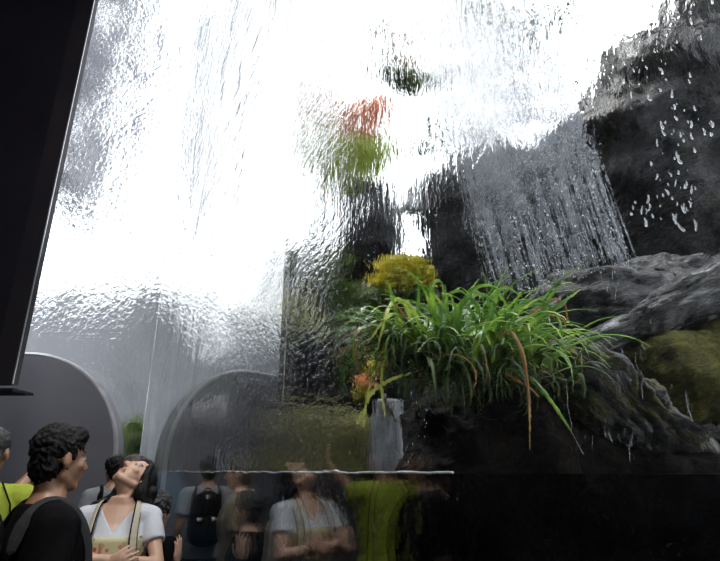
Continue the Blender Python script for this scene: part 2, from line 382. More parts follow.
    for s in (-1, 1):
        hx = .088*s; cap(bm, (hx, 0, .88), (hx*1.1, .012, .50), .098*ws, .072); cap(bm, (hx*1.1, .012, .51), (hx*1.2, -.02, .075), .072, .058, flat=True)
    put('trousers', remesh(bm, .012, 3, lambda p: .006*noise.noise(p*9)), M[pants], root, recalc=False)
    for s in (-1, 1):
        hx = .088*s; bm = bmesh.new(); cap(bm, (hx*1.2, -.05, .05), (hx*1.35, .13, .04), .045, .038, sq=1.0); cap(bm, (hx*1.2, -.03, .05), (hx*1.2, -.02, .11), .045, .046)
        bm = remesh(bm, .01, 2)
        for v in bm.verts: v.co.z = max(v.co.z, .0)
        put('shoe', bm, M['shoe'], root, recalc=False)
    if hairfn:
        bm = bmesh.new(); hd = hairfn(bm, R, hc)
        put('hair', remesh(bm, max(.005, vox*.75), 2, hd), M[hairmat], root, recalc=False)
    return root, R, hc
def hair_short(vol=.0, front=.0, curl=.01, freq=38, nape=True):
    def f(bm, R, c):
        P = lambda x, y, z: c+R@Vector((x, y, z))
        ell(bm, P(0, -.018, .045), (.082+vol, .090+vol, .080+vol), R, 28, 18)
        ell(bm, P(0, .03+front, .085), (.062+vol*.5, .052, .034+vol*.6), R, 24, 12)
        if nape: ell(bm, P(0, -.045, -.02), (.068, .056, .075), R, 24, 14)
        for s in (-1, 1): cap(bm, P(.070*s, .012, .05), P(.073*s, .014, .005), .013, .008)
        return lambda p: curl*noise.noise(p*freq)+curl*.7*noise.noise(p*freq*2.1)
    return f
def backpack(root, mtl='pack', z=1.2, w=.15, h=.23, d=.085, yo=-.20, tags=False, tagmat='reflect', straps=True, smat='pack', ws=1.0):
    bm = bmesh.new(); secs = []
    for k in range(13):
        f = k/12; zz = z-h+2*h*f; e = (1-abs(2*f-1)**6)**.4 if 0 < f < 1 else .35
        secs.append((zz, e*(1-.18*f)))
    n = 32; rings = []
    for zz, e in secs:
        rg = []
        for i in range(n):
            a = 2*PI*i/n; ca, sa = math.cos(a), math.sin(a)
            x = w*e*math.copysign(abs(ca)**.45, ca); y = d*(.75+.25*e)*math.copysign(abs(sa)**.5, sa)
            x += .008*noise.noise(Vector((x*8, y*8, zz*8))); y += .01*noise.noise(Vector((x*9, y*9+5, zz*9)))
            rg.append(bm.verts.new((x, yo+y, zz)))
        rings.append(rg)
    for a, b in zip(rings, rings[1:]):
        for i in range(n): bm.faces.new((a[i], a[(i+1) % n], b[(i+1) % n], b[i]))
    bm.faces.new(rings[0][::-1]); bm.faces.new(rings[-1])
    bag = put('backpack_bag', bm, M[mtl], root)
    bm = bmesh.new(); ell(bm, (0, yo-d, z-h*.35), (w*.78, .045, h*.5)); put('front_pocket', bm, M[mtl], bag)
    bm = bmesh.new(); pts = [Vector((math.sin(a)*.03, yo+d*.6, z+h*.96+.035*math.cos(a))) for a in [-PI/2+PI*k/8 for k in range(9)]]
    for a, b in zip(pts, pts[1:]): cap(bm, a, b, .007)
    put('grab_handle', bm, M[mtl], bag)
    if tags:
        for s in (-1, 1):
            bm = bmesh.new(); obox(bm, (.062*s, yo-d-.047, z-.0), (.013, 0, 0), (0, .004, 0), (0, 0, .016)); tag(put('reflective_tag', bm, M[tagmat], bag), 'small white reflective tag')
        bm = bmesh.new(); obox(bm, (0, yo-d*.9, z+h*.80), (.010, 0, 0), (0, .012, 0), (0, 0, .016)); tag(put('reflective_tag', bm, M[tagmat], bag), 'small white reflective tag')
    return bag
def strap(parent, side, mtl, edge=None, x=.105, g=.018, wd=.024, z1=1.0, top=1.44, ws=1.0, yf=.12, label=None):
    pts = [(x*1.05, -.115, 1.30), (x*.98, -.10, 1.40), (x*.93, -.055, 1.458), (x*.93, -.005, 1.472), (x*.96, .045, 1.448), (x*1.0, .088, 1.395), (x*1.03, yf, 1.32), (x*1.1, yf+.006, 1.22), (x*1.25, yf-.015, 1.12), (x*1.42, .03, 1.03), (x*1.3, -.07, .98)]
    P = [Vector((a*side, b, c)) for a, b, c in pts]
    def sweep(w, th, off):
        bm = bmesh.new(); R = []
        for i, p in enumerate(P):
            t = (P[min(i+1, len(P)-1)]-P[max(i-1, 0)]).normalized()
            cen = Vector((0, 0, p.z-.1)); o = (p-Vector((0, 0, min(p.z, 1.36)))).normalized(); o = (o-t*o.dot(t)).normalized(); s_ = t.cross(o)
            R.append([bm.verts.new(p+o*(off+g*.3)+s_*w*a+o*th*b) for a, b in ((-1, -1), (1, -1), (1, 1), (-1, 1))])
        for a, b in zip(R, R[1:]):
            for i in range(4): bm.faces.new((a[i], a[(i+1) % 4], b[(i+1) % 4], b[i]))
        bm.faces.new(R[0][::-1]); bm.faces.new(R[-1]); return bm
    o = put('shoulder_strap', sweep(wd, .005, .004), M[mtl], parent, smooth=False)
    o.modifiers.new('s', 'SUBSURF').levels = 1; o.modifiers['s'].render_levels = 1
    if label: o['label'] = label
    if edge:
        e = put('strap_edging', sweep(wd*1.35, .004, 0), M[edge], o, smooth=False)
        e.modifiers.new('s', 'SUBSURF').levels = 1; e.modifiers['s'].render_levels = 1
        e['label'] = 'black edging of the cream strap'
    return o
def pos(u, Y): 
    p = at(u, 472, Y); return (p.x, p.y)
def yawdir(x, y): return math.atan2(y, x)-PI/2      # local +y faces this way
# man in black, foreground
p0 = pos(55, 2.03)
man, R, hc = person('person', 'man in black t-shirt and black backpack, face in profile, nearest the camera', p0, yawdir(.75, .66), .958, hyaw=.25, hpitch=-.02, sk='skinB', vox=.0065,
    hairfn=hair_short(.002, .008, .009, 62), fitr=.019, shirt='black')
bag = backpack(man, z=1.19, yo=-.215, w=.155, h=.24)
for s in (-1, 1): strap(man, s, 'webbing', x=.112, wd=.026)
# woman with crossed arms
p1 = pos(125, 2.85)
def hair_long(bm, R, c):
    P = lambda x, y, z: c+R@Vector((x, y, z))
    ell(bm, P(0, -.026, .036), (.083, .094, .083), R, 28, 18)
    ell(bm, P(0, .022, .088), (.062, .05, .03), R, 24, 12)
    for s in (-1, 1):
        cap(bm, P(.064*s, .035, .062), P(.080*s, .008, .0), .016, .02)
        cap(bm, P(.080*s, -.002, .0), P(.088*s, -.04, -.06), .022, .028)
        a = P(.086*s, -.045, -.05); cap(bm, a, Vector((.105*s, -.075, 1.43)), .032, .026); cap(bm, Vector((.105*s, -.075, 1.43)), Vector((.108*s, -.085, 1.37)), .026, .014)
    cap(bm, P(.03, -.08, .0), Vector((.13, -.06, 1.44)), .04, .035); cap(bm, P(-.03, -.08, .0), Vector((-.13, -.06, 1.44)), .04, .035)
    for k in range(9):
        x = (k-4)/4; cap(bm, P(.07*x, -.09, .02), Vector((.105*x, -.12, 1.45)), .035, .03); cap(bm, Vector((.105*x, -.12, 1.45)), Vector((.11*x, -.125, 1.335+.02*math.sin(k*3))), .03, .012)
    return lambda p: .006*noise.noise(Vector((p.x*60, p.y*60, p.z*9)))
armsW = {'R': ((.235, .12, 1.185), (-.02, .235, 1.20), (-1, .0, .55), (-.25, -1, .1), .32),
         'L': ((-.235, .12, 1.185), (.045, .25, 1.235), (1, -.05, .62), (.25, -1, .1), .32)}
woman, R, hc = person('person', 'woman in white v-neck tee with arms crossed, looking up, cream backpack straps', p1, yawdir(.2, -.98), .926, hyaw=-.68, hpitch=1.1, hroll=.0, fem=True, arms=armsW,
    shirt='white_tee', sk='skinA', vox=.0055, hairfn=hair_long, vneck=True, fitr=.012, sleeve=.55)
bm = bmesh.new(); loft(bm, [(c+Vector((0, .0, 0)), u*1.0, v) for c, u, v in torso_secs(.021, True, 1.05, 1.37)], 40)
bm2 = remesh(bm, .008, 2)
bmesh.ops.delete(bm2, geom=[f for f in bm2.faces if f.calc_center_median().y < -.02 or f.calc_center_median().z > 1.315], context='FACES')
o = put('printed_top', bm2, M['floral'], woman, recalc=False); o['label'] = 'pale green printed front panel with red flowers'
o.modifiers.new('t', 'SOLIDIFY').thickness = .003
for s in (-1, 1): strap(woman, s, 'canvas', 'pack', x=.098, wd=.019, yf=.135, label='cream canvas strap')
backpack(woman, 'canvas', z=1.17, yo=-.20, w=.13, h=.19, d=.07)
# yellow shirt man
p2 = pos(-15, 2.74)
armsY = {'R': ((.146, .216, 1.39), (.283, .30, 1.57), (.2, .5, .8), (-1, .2, .2), .5)}
yel, R, hc = person('person', 'man in yellow-green t-shirt seen from behind at the left edge of the picture', p2, yawdir(-.6, .8), .985, hyaw=-.35, arms=armsY, sk='skinB', vox=.008,
    shirt='yellow', hairfn=hair_short(.0, 0, .006, 50), hairmat='hair2', fitr=.02)
for s in (-1, 1):
    bm = bmesh.new(); pts = [Vector((.075*s, -.075, 1.475)), Vector((.12*s, -.115, 1.38)), Vector((.14*s, -.14, 1.25)), Vector((.15*s, -.15, 1.1)), Vector((.155*s, -.15, .95))]
    for a, b in zip(pts, pts[1:]): cap(bm, a, b, .004)
    o = put('shirt_piping', bm, M['black'], yel); o['label'] = 'dark piping down the back of the shirt'
# grey tee man, back to camera, behind the woman
p3 = pos(115, 4.85)
gre, R, hc = person('person', 'black-haired man in grey t-shirt with his back turned, behind the woman with crossed arms', p3, yawdir(-.6, .8), .94, hyaw=.1, sk='skinB', vox=.009,
    shirt='grey_tee', hairfn=hair_short(.012, .0, .008, 34), fitr=.02)
backpack(gre, z=1.2, yo=-.21, w=.155, h=.23, tags=True)
for s in (-1, 1): strap(gre, s, 'pack', x=.112, wd=.03)
# beige shirt person further back
p4 = pos(134, 3.75)
bei, R, hc = person('person', 'brown-haired person in beige shirt half hidden behind the woman with crossed arms', p4, yawdir(.73, .68), .925, hyaw=.3, sk='skinA', vox=.009,
    shirt='beige', hairfn=hair_short(.004, .0, .006, 50), hairmat='hair3', fitr=.02)
# short curly-haired person with a raised hand
p5 = pos(161, 3.25)
armsC = {'R': ((.33, -.02, 1.11), (.31, -.06, 1.32), (0, .05, 1), (-1, -.3, .1), .12), 'L': ((-.215, .04, 1.10), (-.05, .27, 1.12), (.5, .5, .6), (0, -.3, 1), .3)}
cur, R, hc = person('person', 'short curly-haired person in dark long sleeves holding up an open hand, right of the woman', p5, yawdir(.5, .86), .80, hyaw=.1, arms=armsC, sk='skinA', vox=.008,
    shirt='black', longs=True, hairfn=hair_short(.016, .008, .016, 45), hairmat='hair2', fitr=.014)
# ------------------------------------------------------------------ the hall
HT = 10.2; YB = 7.1; YF = -3.0
tA0, tA1 = t_of_y(YF), t_of_y(YB)
Pn, Pf = gl(tA0), gl(tA1)
hall = [(-7, YF), (Pn.x, YF), (Pf.x, YB), (-7, YB)]
def struct(name, bm, m): return tag(put(name, bm, m, smooth=False), kind='structure')
bm = bmesh.new(); quad_prism(bm, hall, -.2, 0); struct('floor', bm, M['floor'])
bm = bmesh.new(); quad_prism(bm, hall, HT, HT+.2); struct('ceiling', bm, M['hall'])
bm = bmesh.new(); box(bm, (-7.2, YF, -.2), (-7, YB, HT+.2)); struct('wall_left', bm, M['hall'])
bm = bmesh.new(); box(bm, (-7.2, YF-.2, -.2), (Pn.x, YF, HT+.2)); struct('wall_back', bm, M['hall'])
# glass pane A: object space X runs along the pane, Y through its thickness
def pane(name, org, ax, L, th, m2, zt, e0=0, e1=0):
    bm = bmesh.new(); quad_prism(bm, [(-e0, 0), (L+e1, 0), (L, th), (0, th)], 0, zt)
    ang = math.atan2(ax.y, ax.x)
    bm.faces.ensure_lookup_table()
    o = put(name, bm, [M['glass'], m2], smooth=False); o.location = org; o.rotation_euler.z = ang
    return tag(o, kind='structure')
# along -T so that +Y of the pane points to the hall / use explicit face choice
wa = pane('window_1', gl(tA0-.0), T, tA1-tA0, .05, M['wet'], HT, 0, .0305)
for f in wa.data.polygons:
    if f.normal.y < -.5: f.material_index = 1
wa.location = gl(tA0, 0, .05)
wb = pane('window_2', Pf, Vector((-1, 0, 0)), 7-abs(Pf.x)-.05, .05, M['wetB'], HT, .0305, 0)
for f in wb.data.polygons:
    if f.normal.y < -.5: f.material_index = 1
wb.location = Vector((Pf.x-.001, YB+.05, 0))
# grey end wall with a round shoulder in front of pane B
def endwall():
    bm = bmesh.new(); Y = 6.77
    uv = []
    xr = at(114, 460, Y).x; zt = at(30, 354, Y).z; xa = at(28, 354, Y).x
    R = xr-xa; cx, cz = xa, zt-R*1.0
    outl = [(-7, 0), (xr, 0)]+[(cx+R*math.cos(a), cz+R*1.0*math.sin(a)) for a in [PI/2*k/32 for k in range(33)]]+[(-7, zt)]
    def ext(bm, outl, y0, y1):
        a = [bm.verts.new((x, y0, z)) for x, z in outl]; b = [bm.verts.new((x, y1, z)) for x, z in outl]
        bm.faces.new(a); bm.faces.new(b[::-1]); n = len(outl)
        for i in range(n): bm.faces.new((a[i], b[i], b[(i+1) % n], a[(i+1) % n]))
    ext(bm, outl, Y, Y+.25); w = struct('wall_end', bm, M['panel'])
    bm = bmesh.new(); arc = outl[1:]
    for k in range(len(arc)-1):
        a, b = arc[k], arc[k+1]
        cap(bm, (a[0], Y+.02, a[1]), (b[0], Y+.02, b[1]), .028, n=8)
    struct('trim_2', bm, M['panelrim'])
endwall()
# dark steel bulkhead hanging at the left
Yb = 5.2; xe = at(13, 378, Yb).x; zb = at(8, 384, Yb).z
bm = bmesh.new(); box(bm, (-7, Yb, zb), (xe-.20, Yb+.10, HT)); struct('wall_bulkhead', bm, M['steel'])
bm = bmesh.new(); box(bm, (xe-.2, Yb-.01, zb), (xe, Yb+.10, HT)); struct('trim_3', bm, M['steel2'])
bm = bmesh.new(); box(bm, (xe, Yb+.0, zb), (xe+.009, Yb+.009, HT)); struct('trim_4', bm, M['trim'])
zc = at(8, 390, Yb).z
bm = bmesh.new(); box(bm, (-7, Yb-.05, zc-.015), (xe+.05, Yb+.30, zc+.012)); struct('trim_5', bm, M['steel'])
# ------------------------------------------------------------------ outside: tank bed, water
far = [(Pn.x+.14, YF), (14, YF), (14, 26), (-14, 26), (-14, YB+.14), (Pf.x-.0, YB+.14)]
nx = N*.075
bed = [(gl(tA0, 0, .055).x, YF), (16, YF), (16, 28), (-16, 28), (-16, YB+.055), (gl(tA1, 0, .055).x, YB+.055)]
bm = bmesh.new(); quad_prism(bm, bed, -.3, -.0); struct('ground', bm, M['bed'])
wtr = [(gl(tA0+.05, 0, .06).x, YF+.05), (8, YF+.05), (8, 11.9), (-7, 11.9), (-7, YB+.06), (gl(tA1, 0, .06).x, YB+.06)]
bm = bmesh.new(); quad_prism(bm, wtr, .004, 1.497)
o = put('pool_water', bm, M['water'], smooth=False); tag(o, 'dark still water filling the tank behind the glass up to eye level', 'water', kind='stuff')
# bright meniscus line where the water meets the glass
bm = bmesh.new()
t0, t1 = 1.02, t_of_y(5.6); n = 260; prev = None
for k in range(n+1):
    t = t0+(t1-t0)*k/n; p = gl(t, 1.4985+.006*noise.noise(Vector((t*7, 0, 0)))+.003*noise.noise(Vector((t*23, 3, 0))), .058)
    if prev: cap(bm, prev, p, .0028+.002*noise.noise(Vector((t*12, 9, 0))), n=6)
    prev = p
tag(put('waterline', bm, M['foam']), 'thin bright line of water where the pool surface meets the glass', 'water', kind='stuff')
# ------------------------------------------------------------------ rocks
def rock(name, label, uv, Y, th, m, amp=.12, seed=0, f=1.6, lean=0.0, strat=.0, res=(150, 80), cat='rock', yo=0, dip=.5):
    P = [at(u, v, Y) for u, v in uv]; pts = [(p.x, p.z) for p in P]
    cx = sum(p[0] for p in pts)/len(pts); cz = sum(p[1] for p in pts)/len(pts)
    n = len(pts); na, nb = res
    def rad(a):     # polar radius of the outline
        dx, dz = math.cos(a), math.sin(a); best = 0
        for i in range(n):
            x1, z1 = pts[i][0]-cx, pts[i][1]-cz; x2, z2 = pts[(i+1) % n][0]-cx, pts[(i+1) % n][1]-cz
            den = dx*(z2-z1)-dz*(x2-x1)
            if abs(den) < 1e-9: continue
            r = (x1*(z2-z1)-z1*(x2-x1))/den; s = (x1*dz-z1*dx)/den
            if r > 0 and -1e-6 <= s <= 1+1e-6: best = max(best, r)
        return best or .05
    rr = [rad(2*PI*i/na) for i in range(na)]
    bm = bmesh.new(); secs = []; so = Vector((seed*7.3, seed*3.1, seed*5.7))
    for k in range(1, nb):
        ph = PI*k/nb-PI/2; c = math.cos(ph)**.55; s = math.sin(ph)
        ring = []
        for i in range(na):
            a = 2*PI*i/na; x, z = rr[i]*c*math.cos(a), rr[i]*c*math.sin(a)
            y = th*math.copysign(abs(s)**.8, s)+lean*z
            p = Vector((cx+x, Y+th*.6+y+yo, cz+z)); q = p*f+so
            d = Vector((x*.7, y*1.2, z)).normalized()
            e = amp*(1.3*(noise.voronoi(q)[0][0]-.42)+.9*noise.noise(q*.8)+.45*noise.noise(q*2.4)+.22*noise.noise(q*5.5)+.1*noise.noise(q*13))
            if strat: 
                w = (p.z+p.x*dip+.15*noise.noise(q))*strat; fr = w-math.floor(w); e += amp*.5*(abs(fr-.5)*2)**.6-.25*amp
            ring.append(bm.verts.new(p+d*e-Vector((cx*0, 0, 0))))
        secs.append(ring)
    for a, b in zip(secs, secs[1:]):
        for i in range(na): bm.faces.new((a[i], a[(i+1) % na], b[(i+1) % na], b[i]))
    bm.faces.new(secs[0][::-1]); bm.faces.new(secs[-1])
    o = put(name, bm, m); tag(o, label, cat); return o
K = M
rock('rock_cliff', 'dark wet rock cliff rising out of the top right corner', [(598, 95), (620, 55), (650, 22), (668, -5), (700, -40), (900, -60), (900, 330), (720, 290), (660, 262), (640, 230), (622, 190), (606, 140)], 4.2, .8, K['cliff'], .16, 1, 1.7, 0, 1.2, (220, 110), 'cliff')
rock('rock_outcrop', 'dark rock wall behind the falling stream of water', [(436, 172), (452, 150), (500, 150), (555, 140), (575, 126), (610, 112), (640, 150), (660, 230), (660, 300), (560, 320), (470, 310), (438, 260), (428, 210)], 5.4, .7, K['cliff'], .16, 2, 1.6, 0, 1.4, (200, 100), 'rock')
rock('rock_ledge', 'small grey rock ledge against the sky left of the cliff', [(552, 126), (572, 122), (592, 105), (606, 100), (616, 118), (604, 134), (570, 138)], 4.6, .25, K['slab'], .05, 3, 3, 0, 0, (90, 50))
rock('boulder', 'large grey boulder at the right, above the bright slab', [(560, 300), (568, 275), (590, 262), (640, 255), (690, 258), (760, 235), (800, 290), (780, 350), (700, 345), (620, 330), (575, 322)], 3.5, .42, K['rock'], .13, 4, 2.4, .5, 5, (180, 90), 'boulder')
rock('rock_slab', 'bright wet sloping slab of rock below the grey boulder', [(560, 356), (584, 338), (612, 322), (650, 300), (700, 272), (760, 262), (775, 285), (720, 312), (670, 326), (630, 346), (590, 362)], 2.95, .20, K['slab'], .085, 5, 3.2, -.8, 9, (200, 90), 'rock', dip=-.5)
rock('rock_slab', 'dark mossy rock hump at the right edge under the bright slab', [(640, 350), (670, 332), (720, 316), (780, 310), (800, 380), (760, 420), (700, 424), (660, 396)], 2.9, .26, K['mossrock'], .07, 6, 3, -.4, 2, (150, 80))
rock('rock_slab', 'long striped slab sloping down to the right beside the grass', [(546, 358), (566, 352), (606, 366), (646, 388), (690, 420), (742, 440), (738, 452), (690, 452), (640, 444), (606, 418), (572, 388)], 2.6, .2, K['slab2'], .09, 7, 4, -.9, 13, (220, 90), dip=.75)
rock('rock_slab', 'broken dark stone beside the grass roots', [(528, 352), (552, 342), (580, 352), (612, 380), (640, 420), (650, 452), (600, 456), (550, 420), (530, 385)], 2.85, .22, K['rock'], .07, 8, 4, 0, 4, (140, 70))
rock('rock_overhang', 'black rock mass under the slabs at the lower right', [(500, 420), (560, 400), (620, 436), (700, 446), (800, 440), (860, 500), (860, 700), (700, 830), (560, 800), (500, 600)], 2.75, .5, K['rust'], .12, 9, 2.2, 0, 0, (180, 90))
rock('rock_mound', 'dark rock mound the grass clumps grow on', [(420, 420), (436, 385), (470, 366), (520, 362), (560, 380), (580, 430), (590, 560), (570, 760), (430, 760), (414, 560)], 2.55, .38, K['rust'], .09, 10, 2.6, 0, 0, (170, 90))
rock('rock_wall', 'dark wet rock wall behind the grass, left of centre', [(240, 352), (262, 334), (300, 326), (345, 330), (400, 318), (440, 330), (450, 420), (440, 475), (300, 475), (246, 440)], 6.4, .6, K['cliff'], .14, 11, 1.7, 0, 1.6, (170, 90))
rock('rock_bank', 'low olive mossy bank just above the waterline', [(262, 425), (290, 410), (330, 406), (368, 414), (392, 440), (400, 485), (380, 520), (280, 520), (258, 480)], 5.0, .35, K['mossrock'], .07, 12, 3, 0, 0, (150, 80))
rock('rock_backdrop', 'black cliff face far behind the boulder and slabs at the right', [(452, 250), (560, 240), (700, 220), (1000, 150), (1100, 560), (640, 600), (440, 520)], 6.9, .5, K['cliff'], .15, 19, 1.2, 0, 0, (120, 60), 'cliff')
rock('boulder', 'smooth dark boulder with a pale rim low at the left', [(170, 430), (186, 408), (212, 396), (240, 396), (262, 412), (268, 450), (268, 520), (172, 520), (166, 470)], 8.8, .7, K['rock'], .1, 13, 1.4, 0, 0, (140, 80), 'boulder')
rock('rock_terrace', 'rough dark stone terrace behind the yellow bush', [(232, 262), (262, 246), (310, 250), (350, 235), (400, 250), (452, 262), (470, 330), (440, 360), (330, 372), (262, 372), (232, 330)], 8.2, .8, K['hill'], .2, 14, 1.3, 0, 1.0, (170, 90))
rock('rock_crag', 'dark crag standing between the tree and the white cascade', [(340, 205), (352, 190), (374, 178), (392, 186), (402, 205), (400, 262), (350, 268), (330, 240)], 7.0, .4, K['cliff'], .1, 15, 2, 0, 0, (110, 60))
rock('rock_crag', 'dark pointed crag between the white cascade and the falling stream', [(428, 196), (440, 168), (456, 146), (474, 160), (488, 200), (490, 262), (462, 282), (440, 262)], 5.9, .4, K['cliff'], .1, 16, 2, 0, 0, (110, 60))
rock('hillside', 'hazy grey-green hillside far behind the glass at the left', [(140, 330), (165, 268), (200, 250), (240, 268), (300, 282), (300, 480), (140, 480)], 14.6, .9, K['hill'], .25, 17, .8, 0, 0, (150, 80), 'hillside')
# wet concrete wall standing behind pane B
bm = bmesh.new(); a = at(165, 320, 12.0); box(bm, (-14, 12, -.0), (a.x, 12.4, at(80, 285, 12).z)); 
tag(put('retaining_wall', bm, M['conc'], smooth=False), 'wet grey concrete wall behind the far glass at the left', 'wall')
# canopy edge at the top left, outside
bm = bmesh.new(); A, B = at(52, -60, 9.5), at(100, -60, 9.5); 
P = [at(30, 190, 9.5), at(70, 186, 9.5), at(86, 110, 9.5), at(122, 40, 9.5), at(150, -80, 9.5), at(10, -80, 9.5)]
a = [bm.verts.new(p) for p in P]; b = [bm.verts.new(p+Vector((-.6, 3.5, .4))) for p in P]
bm.faces.new(a); bm.faces.new(b[::-1])
for i in range(6): bm.faces.new((a[i], a[(i+1) % 6], b[(i+1) % 6], b[i]))
tag(put('roof_canopy', bm, M['canopy'], smooth=False), 'grey roof canopy edge outside the glass at the top left', 'canopy')
# solid gridded panels added to stand in for window reflections in the glass
def gridpanel(name, label, quad, Y, cols, rows, fr='bar', pane='white', th=.05, dy=(0, 0)):
    P = [at(u, v, Y+d) for (u, v), d in zip(quad, (0, 0, dy[0], dy[0]))]
    c = sum(P, Vector())/4; r = empty(name, (c.x, c.y, min(p.z for p in P))); tag(r, label, 'reflection')
    o = r.location
    nrm = (P[1]-P[0]).cross(P[3]-P[0]).normalized()
    bm = bmesh.new(); a = [bm.verts.new(p-o) for p in P]; b = [bm.verts.new(p-o+nrm*th) for p in P]
    bm.faces.new(a); bm.faces.new(b[::-1])
    for i in range(4): bm.faces.new((a[i], b[i], b[(i+1) % 4], a[(i+1) % 4]))
    put('panel', bm, M[pane], r, smooth=False)
    bm = bmesh.new(); L = lambda s, t: (P[0].lerp(P[1], s)).lerp(P[3].lerp(P[2], s), t)-o
    for i in range(cols+1): cap(bm, L(i/cols, 0), L(i/cols, 1), .022, n=6)
    for j in range(rows+1): cap(bm, L(0, j/rows), L(1, j/rows), .022, n=6)
    put('frame', bm, M[fr], r, smooth=False)
gridpanel('reflection_panel', 'tilted pale gridded panel standing in for a reflection, left of centre', [(181, 312), (226, 306), (246, 352), (204, 366)], 7.6, 2, 3, dy=(-.5, 0))
gridpanel('reflection_panel', 'small white gridded panel standing in for a window reflection above the waterline', [(219, 448), (254, 446), (254, 470), (219, 470)], 7.2, 2, 2)
# ------------------------------------------------------------------ falling water
def streams(name, label, n, top, bot, Y0, Y1, r, sag, seed, cat='waterfall', m='fall', brk=.25, tr=1.0, spread=1.0):
    rnd = random.Random(seed); bm = bmesh.new()
    for i in range(n):
        s = rnd.random()**spread; y0 = Y0+rnd.uniform(-.12, .12); 
        A = at(top[0][0]+(top[1][0]-top[0][0])*s+rnd.gauss(0, 3), top[0][1]+(top[1][1]-top[0][1])*s, y0)
        B = at(bot[0][0]+(bot[1][0]-bot[0][0])*s+rnd.gauss(0, 5), bot[0][1]+(bot[1][1]-bot[0][1])*s+rnd.uniform(-14, 14), Y1+rnd.uniform(-.12, .12))
        a0 = rnd.random()*.5 if rnd.random() < .5 else 0; a1 = 1-rnd.random()*.4*(rnd.random() < .5)
        K_ = 18; prev = None; rad = r*rnd.uniform(.4, 1.5); on = True
        for k in range(K_+1):
            f = a0+(a1-a0)*k/K_; g = f**1.25
            p = A.lerp(B, g); p.x += (B.x-A.x)*sag*(math.sin(PI*f)); 
            p.x += .006*noise.noise(Vector((f*6, i, 0))); p.y += .01*noise.noise(Vector((f*6, i, 9)))
            if prev is not None and rnd.random() > brk:
                cap(bm, prev, p, rad*(.5+.7*rnd.random()), n=5)
            prev = p
    return tag(put(name, bm, M[m]), label, cat, kind='stuff')
streams('waterfall', 'long slanting veil of thin water streams falling past the rocks at upper right', 460, ((392, -20), (520, -20)), ((498, 292), (634, 262)), 3.3, 3.5, .0035, .10, 3)
def spray(name, label, n, quad, Y, r, seed, m='foam'):
    rnd = random.Random(seed); bm = bmesh.new()
    for i in range(n):
        s, t = rnd.random(), rnd.random()
        u = (quad[0][0]*(1-s)+quad[1][0]*s)*(1-t)+(quad[3][0]*(1-s)+quad[2][0]*s)*t; v = (quad[0][1]*(1-s)+quad[1][1]*s)*(1-t)+(quad[3][1]*(1-s)+quad[2][1]*s)*t
        p = at(u, v, Y+rnd.uniform(-.2, .2)); rr = r*rnd.uniform(.4, 1.3)
        L = rr*rnd.uniform(1, 4); cap(bm, p, p+Vector((rr*.3, 0, -L)), rr*.6, rr, n=5)
    return tag(put(name, bm, M[m]), label, 'water', kind='stuff')
spray('water_spray', 'white droplets flying off the slanting veil of water', 1500, [(400, -5), (560, -5), (636, 270), (500, 296)], 3.3, .0028, 11)
def on_glass(u, v):     # where the sight line meets the tank side of the near pane
    d = RT*((u-360)/540)+UP*((280.5-v)/540)+FW
    return Vector((0, 0, CZ))+d*((D+.0505)/N.dot(d))
def drops(name, label, n, quad, r, seed, ln=(1, 4)):
    rnd = random.Random(seed); bm = bmesh.new()
    for i in range(n):
        s, t = rnd.random(), rnd.random()
        u = (quad[0][0]*(1-s)+quad[1][0]*s)*(1-t)+(quad[3][0]*(1-s)+quad[2][0]*s)*t; v = (quad[0][1]*(1-s)+quad[1][1]*s)*(1-t)+(quad[3][1]*(1-s)+quad[2][1]*s)*t
        if noise.noise(Vector((u*.02, v*.02, seed))) < -.05: continue
        p = on_glass(u, v); rr = r*rnd.uniform(.35, 1.2); L = rr*rnd.uniform(*ln)
        q = p+Vector((0, 0, -L))+T*rnd.gauss(0, L*.2); mm = p.lerp(q, .5)+T*rnd.gauss(0, L*.12)
        cap(bm, p+N*rr*.8, mm+N*rr*.8, rr*.3, rr*.8, n=7); cap(bm, mm+N*rr*.8, q+N*rr*.8, rr*.8, rr*rnd.uniform(.5, 1.1), n=7)
    return tag(put(name, bm, M['drop']), label, 'water', kind='stuff')
drops('water_drops', 'white drops running down the glass in front of the dark cliff', 230, [(590, 15), (720, -5), (722, 235), (600, 210)], .0016, 31, (2, 9))
drops('water_drops', 'thin water trickles on the glass in front of the bright slabs', 60, [(560, 235), (700, 235), (700, 440), (580, 440)], .0004, 32, (20, 110))
drops('water_drops', 'fine bright drops speckling the glass left of the grass', 420, [(262, 250), (445, 250), (440, 462), (262, 462)], .0011, 33, (1, 6))
# cascades
def cascade(name, label, pts, Y, th, seed, cat='waterfall', m='foam'):
    rows = []; bm = bmesh.new(); n = 26; prev = None
    for j in range(len(pts)-1):
        for q in range(8):
            f = q/8; L = at(*pts[j][0], Y).lerp(at(*pts[j+1][0], Y), f); Rr = at(*pts[j][1], Y).lerp(at(*pts[j+1][1], Y), f); rows.append((L, Rr))
    for L, Rr in rows:
        c = (L+Rr)/2; u = (Rr-L)/2
        rg = []
        for i in range(n):
            a = 2*PI*i/n; p = c+u*math.cos(a)+Vector((0, th, 0))*math.sin(a)
            p += Vector((0, -.05*abs(noise.noise(Vector((p.x*16, seed, p.z*1.5)))), 0))+u.normalized()*.03*noise.noise(Vector((p.x*9, p.z*4, seed)))
            rg.append(bm.verts.new(p))
        if prev:
            for i in range(n): bm.faces.new((prev[i], prev[(i+1) % n], rg[(i+1) % n], rg[i]))
        else: bm.faces.new(rg)
        prev = rg
    bm.faces.new(prev)
    return tag(put(name, bm, M[m]), label, cat)
cascade('cascade', 'white cascade tumbling between the two dark crags', [((420, 176), (440, 180)), ((408, 196), (440, 205)), ((402, 212), (444, 216))], 6.4, .15, 1)
